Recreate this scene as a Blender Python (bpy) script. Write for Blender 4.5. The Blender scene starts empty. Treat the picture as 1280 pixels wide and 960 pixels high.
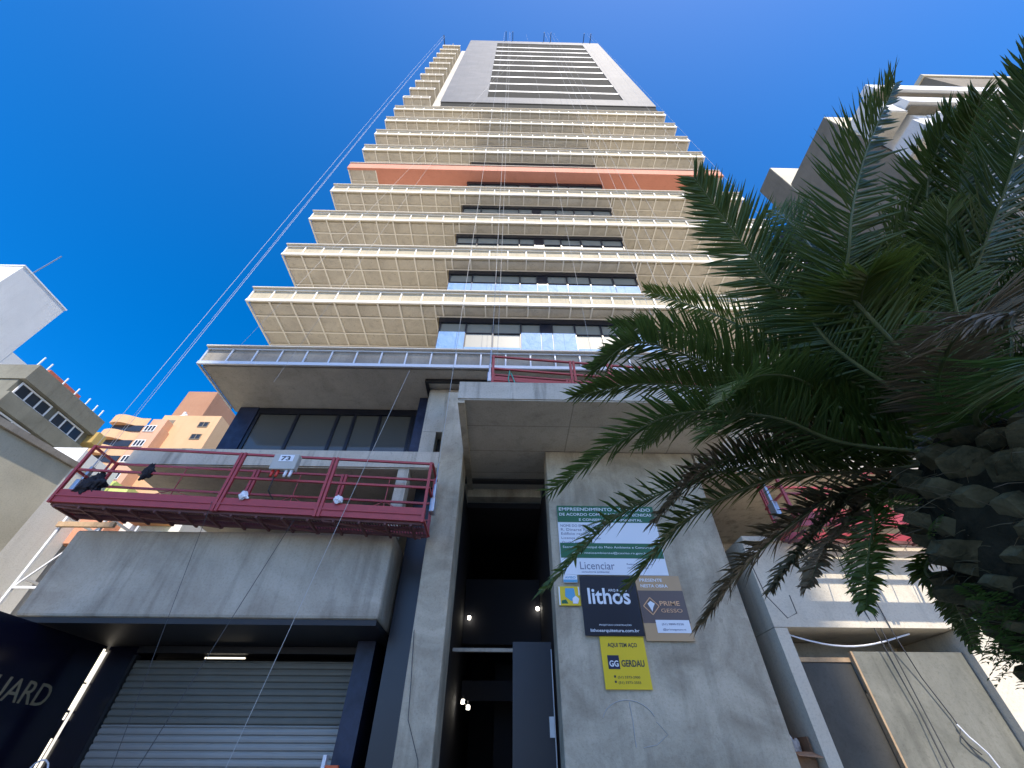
import bpy, math, random
from mathutils import Vector, Matrix
R = math.radians
sc = bpy.context.scene
C = sc.collection
random.seed(7)

# ------------------------------------------------------------------ materials
def _n(nt, t, **kw):
    n = nt.nodes.new(t)
    for k, v in kw.items():
        if k in n.inputs: n.inputs[k].default_value = v
        else: setattr(n, k, v)
    return n
def new_mat(name):
    m = bpy.data.materials.new(name); m.use_nodes = True
    nt = m.node_tree; b = nt.nodes['Principled BSDF']
    return m, nt, b
def col4(c): return (c[0], c[1], c[2], 1)
def plain(name, c, rough=.6, metal=0, vary=.12, scale=3.0, bump=0.0, spec=.5):
    """one colour with faint procedural unevenness"""
    m, nt, b = new_mat(name); L = nt.links
    tc = _n(nt, 'ShaderNodeTexCoord'); no = _n(nt, 'ShaderNodeTexNoise', Scale=scale, Detail=6.0, Roughness=.6)
    L.new(tc.outputs['Object'], no.inputs['Vector'])
    mx = _n(nt, 'ShaderNodeMix', data_type='RGBA')
    mx.inputs[6].default_value = col4([x*(1-vary) for x in c]); mx.inputs[7].default_value = col4([min(1, x*(1+vary)) for x in c])
    L.new(no.outputs['Fac'], mx.inputs[0]); L.new(mx.outputs[2], b.inputs['Base Color'])
    b.inputs['Roughness'].default_value = rough; b.inputs['Metallic'].default_value = metal
    b.inputs['Specular IOR Level'].default_value = spec
    if bump:
        bp = _n(nt, 'ShaderNodeBump', Strength=bump, Distance=.02); L.new(no.outputs['Fac'], bp.inputs['Height']); L.new(bp.outputs['Normal'], b.inputs['Normal'])
    return m
def concrete(name, c1, c2, scale=.7, streak=.5, rough=.85, joints=None, jaxis='XY', bump=.25, spots=.0, lo=.34, hi=.66, spec=.25):
    m, nt, b = new_mat(name); L = nt.links
    tc = _n(nt, 'ShaderNodeTexCoord')
    n1 = _n(nt, 'ShaderNodeTexNoise', Scale=scale, Detail=9.0, Roughness=.62, Distortion=.6); L.new(tc.outputs['Object'], n1.inputs['Vector'])
    mp = _n(nt, 'ShaderNodeMapping'); mp.inputs['Scale'].default_value = (3.2, 3.2, .28); L.new(tc.outputs['Object'], mp.inputs['Vector'])
    n2 = _n(nt, 'ShaderNodeTexNoise', Scale=1.3, Detail=7.0, Roughness=.6); L.new(mp.outputs[0], n2.inputs['Vector'])
    n3 = _n(nt, 'ShaderNodeTexNoise', Scale=26.0, Detail=5.0, Roughness=.7); L.new(tc.outputs['Object'], n3.inputs['Vector'])
    def rng(src, a, z):
        r = _n(nt, 'ShaderNodeMapRange', clamp=True); r.inputs[1].default_value = a; r.inputs[2].default_value = z
        L.new(src, r.inputs[0]); return r.outputs[0]
    m1 = _n(nt, 'ShaderNodeMix', data_type='RGBA'); m1.inputs[6].default_value = col4(c1); m1.inputs[7].default_value = col4(c2)
    L.new(rng(n1.outputs['Fac'], lo, hi), m1.inputs[0])
    m2 = _n(nt, 'ShaderNodeMix', data_type='RGBA', blend_type='MULTIPLY'); m2.inputs[7].default_value = (1-streak, 1-streak, 1-streak, 1)
    L.new(m1.outputs[2], m2.inputs[6]); L.new(rng(n2.outputs['Fac'], .52, .74), m2.inputs[0])
    m3 = _n(nt, 'ShaderNodeMix', data_type='RGBA', blend_type='MULTIPLY'); m3.inputs[7].default_value = (.72, .71, .69, 1)
    L.new(m2.outputs[2], m3.inputs[6]); L.new(rng(n3.outputs['Fac'], .5, .8), m3.inputs[0])
    out = m3.outputs[2]
    if spots:
        n4 = _n(nt, 'ShaderNodeTexNoise', Scale=9.0, Detail=8.0, Roughness=.75, Distortion=1.2); L.new(tc.outputs['Object'], n4.inputs['Vector'])
        m4 = _n(nt, 'ShaderNodeMix', data_type='RGBA', blend_type='MULTIPLY'); m4.inputs[7].default_value = (1-spots,)*3+(1,)
        L.new(out, m4.inputs[6]); L.new(rng(n4.outputs['Fac'], .58, .68), m4.inputs[0]); out = m4.outputs[2]
    if joints:
        sx = _n(nt, 'ShaderNodeSeparateXYZ'); cx = _n(nt, 'ShaderNodeCombineXYZ'); L.new(tc.outputs['Object'], sx.inputs[0])
        L.new(sx.outputs[jaxis[0]], cx.inputs[0]); L.new(sx.outputs[jaxis[1]], cx.inputs[1])
        br = _n(nt, 'ShaderNodeTexBrick'); br.offset = joints[2]
        br.inputs['Scale'].default_value = 1; br.inputs['Mortar Size'].default_value = joints[3]; br.inputs['Brick Width'].default_value = joints[0]; br.inputs['Row Height'].default_value = joints[1]
        br.inputs['Color1'].default_value = (1, 1, 1, 1); br.inputs['Color2'].default_value = (.9, .9, .9, 1); br.inputs['Mortar'].default_value = (joints[4],)*3+(1,)
        L.new(cx.outputs[0], br.inputs['Vector'])
        m5 = _n(nt, 'ShaderNodeMix', data_type='RGBA', blend_type='MULTIPLY'); m5.inputs[0].default_value = 1
        L.new(out, m5.inputs[6]); L.new(br.outputs['Color'], m5.inputs[7]); out = m5.outputs[2]
    L.new(out, b.inputs['Base Color']); b.inputs['Roughness'].default_value = rough
    b.inputs['Specular IOR Level'].default_value = spec
    bp = _n(nt, 'ShaderNodeBump', Strength=bump, Distance=.03); L.new(n3.outputs['Fac'], bp.inputs['Height']); L.new(bp.outputs['Normal'], b.inputs['Normal'])
    return m
def glass(name, c, refl=.35, rough=.03, wob=.02):
    m, nt, b = new_mat(name); L = nt.links
    b.inputs['Base Color'].default_value = col4(c); b.inputs['Roughness'].default_value = .5
    g = _n(nt, 'ShaderNodeBsdfGlossy', Roughness=rough); g.inputs['Color'].default_value = (.85, .9, .92, 1)
    tc = _n(nt, 'ShaderNodeTexCoord'); no = _n(nt, 'ShaderNodeTexNoise', Scale=.8, Detail=2.0); L.new(tc.outputs['Object'], no.inputs['Vector'])
    bp = _n(nt, 'ShaderNodeBump', Strength=wob, Distance=.1); L.new(no.outputs['Fac'], bp.inputs['Height']); L.new(bp.outputs['Normal'], g.inputs['Normal'])
    mr = _n(nt, 'ShaderNodeFresnel', IOR=1.25+refl)
    mx = _n(nt, 'ShaderNodeMixShader'); L.new(mr.outputs[0], mx.inputs[0]); L.new(b.outputs[0], mx.inputs[1]); L.new(g.outputs[0], mx.inputs[2])
    L.new(mx.outputs[0], nt.nodes['Material Output'].inputs['Surface'])
    return m
def leafmat(name, c1, c2, tr=.3, rough=.42):
    m, nt, b = new_mat(name); L = nt.links
    tc = _n(nt, 'ShaderNodeTexCoord'); no = _n(nt, 'ShaderNodeTexNoise', Scale=2.2, Detail=4.0); L.new(tc.outputs['Object'], no.inputs['Vector'])
    oi = _n(nt, 'ShaderNodeObjectInfo'); ad = _n(nt, 'ShaderNodeMath', operation='ADD'); sb = _n(nt, 'ShaderNodeMath', operation='MULTIPLY_ADD'); sb.inputs[1].default_value = .5; sb.inputs[2].default_value = -.25
    L.new(oi.outputs['Random'], sb.inputs[0]); L.new(no.outputs['Fac'], ad.inputs[0]); L.new(sb.outputs[0], ad.inputs[1])
    mx = _n(nt, 'ShaderNodeMix', data_type='RGBA'); mx.inputs[6].default_value = col4(c1); mx.inputs[7].default_value = col4(c2)
    L.new(ad.outputs[0], mx.inputs[0]); L.new(mx.outputs[2], b.inputs['Base Color'])
    b.inputs['Roughness'].default_value = rough; b.inputs['Specular IOR Level'].default_value = .45
    t = _n(nt, 'ShaderNodeBsdfTranslucent'); L.new(mx.outputs[2], t.inputs['Color'])
    ms = _n(nt, 'ShaderNodeMixShader'); ms.inputs[0].default_value = tr
    L.new(b.outputs[0], ms.inputs[1]); L.new(t.outputs[0], ms.inputs[2]); L.new(ms.outputs[0], nt.nodes['Material Output'].inputs['Surface'])
    return m
def emit(name, c, s):
    m, nt, b = new_mat(name)
    b.inputs['Base Color'].default_value = col4(c); b.inputs['Emission Color'].default_value = col4(c); b.inputs['Emission Strength'].default_value = s
    return m

M = dict(
 conc=concrete('raw_concrete', (.34,.30,.225), (.50,.45,.34), .8, .35, spots=.25, lo=.42, hi=.58),
 conc_wall=concrete('raw_concrete_wall', (.31,.27,.20), (.53,.47,.355), 1.1, .28, spots=.22, lo=.36, hi=.64),
 conc_form=concrete('formwork_concrete', (.42,.385,.31), (.53,.49,.40), .9, .2, joints=(2.4,.95,.0,.012,.6), spots=.2),
 conc_pale=concrete('pale_concrete', (.43,.395,.325), (.55,.51,.425), 1.0, .55, spots=.3),
 conc_awn=concrete('stained_awning_concrete', (.34,.30,.235), (.50,.455,.365), .6, .32, spots=.15, lo=.38, hi=.62),
 soffit=concrete('terrace_soffit_board', (.53,.485,.40), (.64,.59,.485), 1.0, .2, spots=.5, bump=.1),
 soffit_raw=concrete('raw_soffit_concrete', (.44,.395,.32), (.56,.51,.42), 1.0, .15, spots=.35),
 fascia=concrete('terrace_edge_board', (.43,.375,.265), (.53,.465,.335), 1.6, .15, spots=.25, bump=.1),
 fascia_shade_cap=concrete('shaded_edge_and_capping', (.25,.225,.19), (.36,.33,.275), 1.2, .2, spots=.4, bump=.1),  # terrace cream darkened as shade on the lowest edge; plain grey on roof capping
 frame=plain('white_painted_frame', (.86,.82,.72), .5, vary=.06),
 frame_blue=plain('galvanised_frame', (.62,.64,.66), .45, .3, vary=.08),
 salmon=concrete('salmon_paint', (.64,.27,.18), (.69,.30,.205), .8, .05, bump=.05),
 clad=concrete('tower_cladding', (.175,.18,.185), (.205,.205,.205), .5, .12, rough=.5, joints=(1.25,.62,.5,.012,.78), jaxis='XZ', bump=.05, spec=.05),
 clad_side=concrete('tower_side_render', (.50,.47,.41), (.58,.545,.48), .5, .15, bump=.05),
 white=plain('white_paint', (.78,.78,.76), .55, vary=.04),
 deck=concrete('screed_deck', (.62,.57,.48), (.70,.65,.55), 1.2, .1),
 navy_tile=concrete('navy_mosaic_tile', (.008,.011,.024), (.016,.022,.044), 3.0, .1, rough=.35, joints=(.06,.06,.0,.10,1.9), jaxis='XZ', bump=.05),
 navy=plain('navy_metal', (.006,.008,.016), .35, vary=.2),
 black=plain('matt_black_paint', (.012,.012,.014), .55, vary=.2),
 gloss=plain('gloss_navy_panel', (.006,.006,.016), .18, vary=.2),
 dark=plain('dark_interior', (.035,.034,.033), .8, vary=.25, scale=1.2),
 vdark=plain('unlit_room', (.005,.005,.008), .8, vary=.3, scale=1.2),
 bglass=glass('tinted_glass', (.055,.055,.045), .30),
 cglass=glass('soffit_reflection_glass', (.22,.22,.18), .26),  # beige of the reflected soffits put into the base colour
 dglass=glass('dark_glass', (.012,.014,.016), .10),
 tglass=plain('tower_recess_dark', (.032,.033,.030), .85, vary=.25, spec=.08),
 film=None,
 shutter=plain('galvanised_shutter', (.33,.325,.30), .5, .3, vary=.12, scale=2.0),
 red=plain('red_painted_steel', (.36,.045,.045), .42, vary=.2, scale=6),
 grate=plain('dirty_deck_steel', (.13,.05,.048), .7, vary=.4, scale=5),
 steel=plain('zinc_steel', (.45,.47,.5), .35, .8),
 rope=plain('steel_wire_rope', (.42,.42,.40), .6, .1),
 rope_dark=plain('dark_rope', (.06,.06,.06), .7),
 cloth=plain('dark_cloth', (.012,.012,.018), .9, vary=.4, scale=9, bump=.4),
 plug=plain('white_plastic', (.72,.74,.78), .4),
 boxgrey=plain('grey_control_box', (.42,.42,.38), .5),
 redplastic=plain('red_plastic', (.5,.03,.02), .35),
 palm=leafmat('palm_leaf', (.062,.112,.022), (.12,.17,.036), .42, .40),
 palm_y=leafmat('yellow_palm_leaf', (.085,.13,.02), (.16,.20,.03), .45, .4),  # yellower and brighter than the common leaf green
 palm_b=leafmat('drying_palm_leaf', (.10,.10,.045), (.24,.16,.09), .25, .5),
 rachis=plain('palm_midrib', (.12,.14,.05), .45, vary=.25, scale=5),
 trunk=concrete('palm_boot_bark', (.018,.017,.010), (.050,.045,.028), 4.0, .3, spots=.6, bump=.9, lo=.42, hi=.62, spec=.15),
 boots=concrete('cut_leaf_boots', (.055,.055,.030), (.20,.18,.10), 4.0, .25, spots=.55, bump=.6, spec=.2),
 fern=leafmat('fern_leaf', (.05,.12,.015), (.11,.20,.03), .35, .5),
 card=concrete('brown_cardboard', (.30,.17,.10), (.38,.23,.14), 2, .1, bump=.1),
 wood=concrete('bare_timber', (.42,.28,.16), (.55,.38,.22), 4, .3, bump=.1),
 hoard=concrete('grey_green_plywood', (.13,.132,.112), (.20,.20,.17), 1.4, .3, bump=.1, spots=.25),
 hoard_dark=concrete('dark_film_plywood', (.055,.05,.04), (.085,.08,.065), 1.4, .2, rough=.5, bump=.05, spots=.2),
 orange=plain('orange_plastic', (.65,.12,.03), .5),
 wall_white=concrete('bright_right_wall', (.58,.52,.41), (.68,.615,.49), .7, .2, spots=.12),
 plaster=concrete('warm_plaster', (.52,.47,.345), (.64,.58,.43), .45, .1, bump=.1, lo=.36, hi=.64),
 olive=concrete('olive_render', (.17,.165,.13), (.23,.225,.18), .6, .2),
 pearl=concrete('pale_grey_render', (.64,.64,.62), (.72,.715,.69), .4, .1),
 peach=concrete('peach_render', (.60,.38,.21), (.66,.43,.25), .3, .08),
 peach_p=concrete('pink_peach_render', (.60,.35,.23), (.66,.40,.27), .3, .08),
 tan=concrete('tan_render', (.36,.19,.115), (.42,.23,.14), .3, .08),
 roofred=concrete('red_roof_paint', (.45,.11,.06), (.52,.15,.09), 1, .2),
 lime=concrete('lime_green_render', (.45,.55,.16), (.55,.62,.22), 1, .1),
 coral=concrete('coral_render', (.60,.28,.18), (.65,.33,.22), 1, .1),
 mustard=concrete('mustard_render', (.45,.32,.11), (.52,.38,.14), 1, .1),
 taupe=concrete('taupe_render', (.19,.165,.125), (.25,.215,.165), .4, .15),
 cream=concrete('cream_render', (.58,.52,.39), (.66,.60,.46), .4, .1),
 curtain=plain('pale_curtain', (.55,.55,.55), .8, vary=.25, scale=8),
 asphalt=concrete('asphalt', (.045,.045,.046), (.065,.064,.062), 3, .1),
 paving=concrete('grey_paving', (.40,.37,.31), (.46,.43,.36), 2, .1, joints=(.5,.5,.0,.02,.6)),
 paving_far=concrete('pale_city_ground', (.44,.40,.32), (.52,.47,.38), .1, .1),
 opp=concrete('opposite_render', (.62,.55,.43), (.68,.61,.49), .4, .1),
 s_green=plain('sign_green', (.012,.12,.05), .4, vary=.05), s_white=plain('sign_white', (.72,.76,.80), .4, vary=.03), s_black=plain('sign_black', (.010,.011,.018), .35, vary=.1),
 s_yellow=plain('sign_yellow', (.72,.52,.015), .4, vary=.04), s_tan=plain('sign_tan', (.45,.30,.155), .4, vary=.04), s_brown=plain('sign_brown', (.115,.085,.075), .4, vary=.05),
 s_navy=plain('sign_navy', (.012,.018,.05), .4), s_blue=plain('sign_blue', (.10,.35,.55), .4), s_ink=plain('sign_ink', (.03,.035,.04), .5), s_orange=plain('sign_orange', (.70,.40,.20), .4), s_grey=plain('sign_grey_ink', (.16,.18,.26), .5),
 gold=plain('gold_lettering', (.50,.40,.24), .35, .6), chalk=plain('chalk', (.42,.42,.41), .9),
 lamp=emit('lit_lamp', (1,.93,.8), 9), strip=emit('lamp_and_trim_glow', (1,.9,.72), .8),
)
def film_mat():
    m, nt, b = new_mat('blue_protective_film'); L = nt.links
    tc = _n(nt, 'ShaderNodeTexCoord'); no = _n(nt, 'ShaderNodeTexNoise', Scale=2.6, Detail=7.0, Roughness=.65, Distortion=.8); L.new(tc.outputs['Object'], no.inputs['Vector'])
    cr = _n(nt, 'ShaderNodeMix', data_type='RGBA'); cr.inputs[6].default_value = (.05,.16,.40,1); cr.inputs[7].default_value = (.20,.35,.56,1)
    L.new(no.outputs['Fac'], cr.inputs[0]); L.new(cr.outputs[2], b.inputs['Base Color']); b.inputs['Roughness'].default_value = .5; b.inputs['Specular IOR Level'].default_value = .2
    bp = _n(nt, 'ShaderNodeBump', Strength=.5, Distance=.05); L.new(no.outputs['Fac'], bp.inputs['Height']); L.new(bp.outputs['Normal'], b.inputs['Normal'])
    return m
M['film'] = film_mat()

# ------------------------------------------------------------------ mesh helpers (all coordinates are world metres)
class MB:
    def __init__(s): s.v = []; s.f = []
    def add(s, v, f):
        o = len(s.v); s.v += [tuple(p) for p in v]; s.f += [tuple(i+o for i in q) for q in f]; return s
    def hexa(s, p):      # 8 points: bottom 4 (ccw) then top 4
        return s.add(p, [(3,2,1,0), (4,5,6,7), (0,1,5,4), (1,2,6,5), (2,3,7,6), (3,0,4,7)])
    def box(s, x0, x1, y0, y1, z0, z1, dz=0, skip=''):
        """dz: extra height at the x1 end (tilt)"""
        return s.hexa([(x0,y0,z0),(x1,y0,z0+dz),(x1,y1,z0+dz),(x0,y1,z0),(x0,y0,z1),(x1,y0,z1+dz),(x1,y1,z1+dz),(x0,y1,z1)])
    def bar(s, a, b, w, h=None):
        a = Vector(a); b = Vector(b); h = h or w; t = (b-a).normalized()
        up = Vector((0,0,1)) if abs(t.z) < .9 else Vector((0,1,0))
        x = t.cross(up).normalized()*w/2; y = x.cross(t).normalized()*h/2
        return s.hexa([a-x-y, a+x-y, b+x-y, b-x-y, a-x+y, a+x+y, b+x+y, b-x+y])
    def tube(s, pts, r, n=6, r1=None):
        pts = [Vector(p) for p in pts]; rings = []; o = len(s.v); m = len(pts)
        ref = None
        for i, p in enumerate(pts):
            t = (pts[min(i+1, m-1)]-pts[max(i-1, 0)]).normalized()
            if ref is None: ref = Vector((0,0,1)) if abs(t.z) < .9 else Vector((1,0,0))
            x = t.cross(ref).normalized(); y = x.cross(t).normalized(); ref = y
            q = r if r1 is None else r+(r1-r)*i/max(1, m-1)
            for k in range(n):
                a = 2*math.pi*k/n; s.v.append(tuple(p+(x*math.cos(a)+y*math.sin(a))*q))
        for i in range(m-1):
            for k in range(n):
                a = o+i*n+k; b = o+i*n+(k+1) % n; s.f.append((a, b, b+n, a+n))
        s.f.append(tuple(o+k for k in range(n))[::-1]); s.f.append(tuple(o+(m-1)*n+k for k in range(n)))
        return s
    def poly(s, pts, d):  # outline (list of 3-D points, one plane) pushed along vector d
        n = len(pts); d = Vector(d); a = [Vector(p) for p in pts]
        return s.add(a+[p+d for p in a], [tuple(range(n)), tuple(range(2*n-1, n-1, -1))]+[((i+1) % n, i, i+n, (i+1) % n+n) for i in range(n)])
    def build(s, name, mat, parent=None, smooth=False, bevel=0):
        org = Vector((0,0,0)); q = parent
        while q is not None: org += q.location; q = q.parent
        me = bpy.data.meshes.new(name)
        me.from_pydata([tuple(Vector(p)-org) for p in s.v], [], s.f)
        import bmesh
        bm = bmesh.new(); bm.from_mesh(me); bmesh.ops.recalc_face_normals(bm, faces=bm.faces); bm.to_mesh(me); bm.free()
        o = bpy.data.objects.new(name, me); C.objects.link(o)
        o.data.materials.append(M[mat] if isinstance(mat, str) else mat)
        if parent: o.parent = parent
        if smooth:
            for p in me.polygons: p.use_smooth = True
        if bevel:
            b = o.modifiers.new('bevel', 'BEVEL'); b.width = bevel; b.segments = 2; b.limit_method = 'ANGLE'
        return o
def centre(mb):   # a top-level mesh keeps its origin at its own base
    return None
def tag(o, label, cat, group=None):
    o['label'] = label; o['category'] = cat
    if group: o['group'] = group
    return o
def thing(name, loc, label, cat, group=None):
    o = bpy.data.objects.new(name, None); C.objects.link(o); o.location = loc; o.empty_display_size = .3
    return tag(o, label, cat, group)
def struct(o): o['kind'] = 'structure'; return o
def dup(o, parent=None, dz=0):
    c = o.copy(); C.objects.link(c)
    if parent is not None: c.parent = parent
    c.location.z += dz
    for ch in list(o.children): 
        d = ch.copy(); C.objects.link(d); d.parent = c
    return c
def text(body, x, y, z, w, mat, parent, name='lettering', h=None, bold=0, depth=.003, rot=None, squeeze=None):
    """lettering on a wall facing -y; (x, z) is the left end of the baseline, w the width it fills"""
    cu = bpy.data.curves.new(name, 'FONT'); cu.body = body; cu.extrude = .5; cu.offset = bold; cu.resolution_u = 3
    t = bpy.data.objects.new(name, cu); C.objects.link(t)
    bpy.context.view_layer.update()
    me = bpy.data.meshes.new_from_object(t.evaluated_get(bpy.context.evaluated_depsgraph_get()))
    bpy.data.objects.remove(t); bpy.data.curves.remove(cu)
    xs = [v.co.x for v in me.vertices]; ys = [v.co.y for v in me.vertices]
    x0, wx = min(xs), max(xs)-min(xs); sx = w/wx; sy = sx if h is None else h/(max(ys)-min(ys))
    org = Vector((0,0,0)); q = parent
    while q is not None: org += q.location; q = q.parent
    for v in me.vertices:
        a, b_, c_ = (v.co.x-x0)*sx, v.co.y*sy, v.co.z*depth*2
        if rot is None: p = Vector((x+a, y-c_, z+b_))
        else: p = Vector((x+c_, y+a, z+b_))          # wall facing +x, reading towards +y
        v.co = p-org
    me.name = name; o = bpy.data.objects.new(name, me); C.objects.link(o); o.data.materials.append(M[mat]); o.parent = parent
    return o

# ================================================================== SETTING
g = MB().add([(-400,-400,0),(400,-400,0),(400,400,0),(-400,400,0)], [(0,1,2,3)]).build('ground', 'paving_far'); struct(g)
r_ = MB().box(-200, 200, -11.2, -3.2, -.1, .008).build('road', 'asphalt'); struct(r_)
s_ = MB().box(-60, 60, -3.2, 8.0, -.1, .14).build('sidewalk', 'paving'); struct(s_)
s_ = MB().box(-60, 60, -14.0, -11.2, -.1, .14).build('sidewalk', 'paving'); struct(s_)

# ================================================================== THE TOWER
B = thing('apartment_building', (1.37, 8.06, 0), 'tall unfinished apartment tower with cream terraces, raw concrete entrance portal and white upper block', 'building')
XL, XR = -8.65, 11.39
N = 28; STEP = (XR-XL-.06)/N
post_x = [XL+.03+STEP*i for i in range(N+1)]
BX0, BX1 = -2.42, 5.02        # the glazed bay in the middle

def terrace(z, fascia='fascia', soffit='soffit', grid=True, salmon=False):
    t = MB().box(XL+.05, XR-.05, 8.078, 10.3, z+.05, z+.62).build('terrace', fascia, B)
    MB().box(XL-.02, XR+.02, 7.95, 10.3, z+.62, z+.66).build('deck_edge', 'deck', t)
    sb = MB()
    if salmon:
        MB().box(XL+1.45, XR-1.3, 8.12, 10.2, z-.02, z+.047).build('salmon_soffit', 'salmon', t)
        MB().box(XL-.02, XR+.02, 8.0, 8.12, z-.03, z+.60).build('salmon_fascia', 'salmon', t)
        sb.box(XL+.05, XL+1.44, 8.13, 10.2, z+.01, z+.047); MB().box(XR-1.29, XR-.05, 8.13, 10.2, z+.01, z+.047).build('soffit_board', soffit, t)
    elif grid:
        sb.box(XL+.05, BX0-.04, 8.2, 10.2, z+.01, z+.047); sb.box(BX1+.04, XR-.05, 8.2, 10.2, z+.01, z+.047); sb.box(BX0-.03, BX1+.03, 8.2, 8.58, z+.01, z+.047)
    else:
        sb.box(XL+.05, XR-.05, 8.2, 10.2, z+.01, z+.047)
    sb.build('soffit_board', soffit, t)
    f = MB()
    if not salmon:
        f.box(XL, XR, 8.02, 8.075, z-.05, z+.06); f.box(XL, XR, 8.03, 8.075, z+.55, z+.60)
        for x in post_x: f.box(x-.022, x+.022, 8.035, 8.074, z+.06, z+.55)
    for x in (XL, XR-.05):
        f.box(x, x+.05, 8.095, 10.0, z-.05, z-.005); f.box(x, x+.05, 8.095, 10.0, z+.55, z+.60)
        for y in (8.7, 9.35, 9.95): f.box(x+.005, x+.045, y-.02, y+.02, z-.004, z+.549)
    f.build('edge_frame', 'frame' if grid else 'frame_blue', t)
    if grid:
        s = MB(); zz0, zz1 = z-.035, z+.005
        px = [x for x in post_x if (not salmon) or x < XL+1.6 or x > XR-1.4]
        for x in px[1:-1]:
            y1 = 8.56 if BX0 < x < BX1 else 9.95
            s.box(x-.024, x+.024, 8.095 if not salmon else 8.125, y1, zz0, zz1)
        for y in ((8.66, 9.36, 9.93)):
            if salmon: s.box(XL+.06, XL+1.44, y-.014, y+.014, zz0-.012, zz0-.002); continue
            s.box(XL+.06, BX0-.06, y-.022, y+.022, zz0-.012, zz0-.002); s.box(BX1+.06, XR-.06, y-.016, y+.016, zz0-.012, zz0-.002)
        if not salmon:
            s.box(BX0, BX1, 8.53, 8.57, zz0-.03, zz0-.003)
            for x in (BX0-.03, BX1+.03): s.box(x-.02, x+.02, 8.095, 9.95, zz0-.03, zz0-.003)
        s.build('soffit_frame', 'frame', t)
    return t
T4 = terrace(12.9)
T3 = terrace(9.9, 'fascia_shade_cap', 'soffit_raw', grid=False)
T8 = terrace(24.9, 'salmon', 'soffit', salmon=True)
for k in (5, 6, 7, 9, 10, 11, 12): dup(T4, dz=3.0*(k-4))

def bay(z0, z1):
    """glazed bay between terrace decks; z1 = soffit above"""
    w = MB().box(BX0+.08, BX1-.06, 8.58, 8.74, z1-.30, z1+.004)
    mx = [-2.27, -1.40, -.50, .42, 1.08, 1.46, 2.22, 3.10, 4.0, 4.90]
    for i, x in enumerate(mx): w.box(x-.025, x+.025, 8.60, 8.70, z0, z1-.302)
    w.box(mx[4]+.026, mx[5]-.026, 8.61, 8.69, z0, z1-.302)
    for i in range(9):
        if i != 4: w.box(mx[i]+.026, mx[i+1]-.026, 8.61, 8.68, z1-.83, z1-.79)
    bw = w.build('bay_window', 'navy', B)
    gl = MB()
    for i in range(9):
        if i != 4:
            a = random.uniform(-.012, .012); 
            gl.box(mx[i]+.026, mx[i+1]-.026, 8.645+a, 8.665+a, z0, z1-.84); gl.box(mx[i]+.026, mx[i+1]-.026, 8.645-a, 8.665-a, z1-.78, z1-.31)
    gl.build('window_glass', 'cglass', bw)
    return bw, mx
def film(mx, z0, tall, low, parent, zt, lowf=.5):
    m = MB()
    for i in tall: m.box(mx[i]+.01, mx[i+1]-.01, 8.575, 8.583, z0, zt)
    for i in low: m.box(mx[i]+.01, mx[i+1]-.01, 8.575, 8.583, z0, z0+(zt-z0)*lowf)
    m.build('protective_film', 'film', parent)
b4, mx = bay(10.58, 12.9); film(mx, 10.6, (0, 3, 4, 5, 8), (1, 2, 6, 7), b4, 12.1)
b5, mx = bay(13.58, 15.9); film(mx, 13.6, (), (0,1,2,3,4,5,6,7,8), b5, 14.95, 1)
b6, mx = bay(16.58, 18.9); film(mx, 16.6, (), (0,1,2,3,4,5,6,7,8), b6, 18.05)
b7, mx = bay(19.58, 21.9); film(mx, 19.6, (), (0,1,2,3,4,5,6,7,8), b7, 20.75, 1)
for k in (8, 9, 10, 11, 12): dup(b7, dz=3.0*(k-7))

core = MB()
core.box(-8.4, 11.15, 10.1, 24, 10.0, 37.0)
core.box(BX0+.1, BX1-.08, 8.76, 10.09, 10.6, 36.85)
core.box(-5.5, 11.25, 8.53, 24, 37.01, 71.8)
core.build('building_core', 'soffit_raw', B)
# --- white upper block
tw = MB()
tw.box(-5.55, -1.97, 8.06, 8.5, 39.5, 72.0); tw.box(9.05, 11.3, 8.06, 8.5, 39.5, 72.0)
tw.box(-1.97, 9.05, 8.06, 8.5, 39.5, 41.27); tw.box(-1.97, 9.05, 8.06, 8.5, 70.0, 72.0)
tw.box(-5.55, -5.5, 8.5, 24, 39.5, 72.0); tw.box(11.25, 11.3, 8.5, 24, 39.5, 72.0); tw.box(-5.55, 11.3, 8.5, 24, 71.81, 72.0)
tw.build('tower_wall', 'clad', B)
for k in range(10):
    z0 = 41.27 if k == 0 else 43.4+2.93*(k-1)+.383; z1 = 43.4+2.93*k if k < 9 else 70.0
    w = MB().box(-1.96, 9.04, 8.12, 8.5, z0, z1).build('tower_window', 'tglass', B)
    if k < 9: MB().box(-1.965, 9.045, 8.085, 8.49, z1+.003, z1+.38).build('window_band', 'white', w)
MB().box(-5.45, 11.2, 8.14, 8.5, 37.6, 39.49).build('recessed_storey', 'tglass', B)
MB().box(-6.5, -5.56, 8.75, 24, 37.3, 68.6).box(-8.2, -6.52, 9.9, 24, 37.3, 68.0).build('side_wall', 'clad_side', B)
def balcony(z):
    b = MB().box(-8.6, -6.53, 8.105, 9.88, z+.05, z+.42).build('balcony', 'fascia', B)
    f = MB().box(-8.66, -6.5, 8.03, 8.10, z-.02, z+.05).box(-8.66, -6.5, 8.03, 8.10, z+.42, z+.48)
    for x in (-8.63, -7.94, -7.24, -6.54): f.box(x-.03, x+.03, 8.04, 8.09, z+.05, z+.42); f.box(x-.02, x+.02, 8.11, 9.8, z-.01, z+.03)
    f.box(-8.66, -8.61, 8.11, 9.8, z-.02, z+.04).build('balcony_frame', 'frame', b)
    MB().box(-8.59, -6.54, 8.2, 9.8, z+.032, z+.047).build('balcony_soffit', 'soffit', b)
    return b
bal = balcony(40.5)
for k in range(1, 10): dup(bal, dz=2.93*k)
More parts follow.
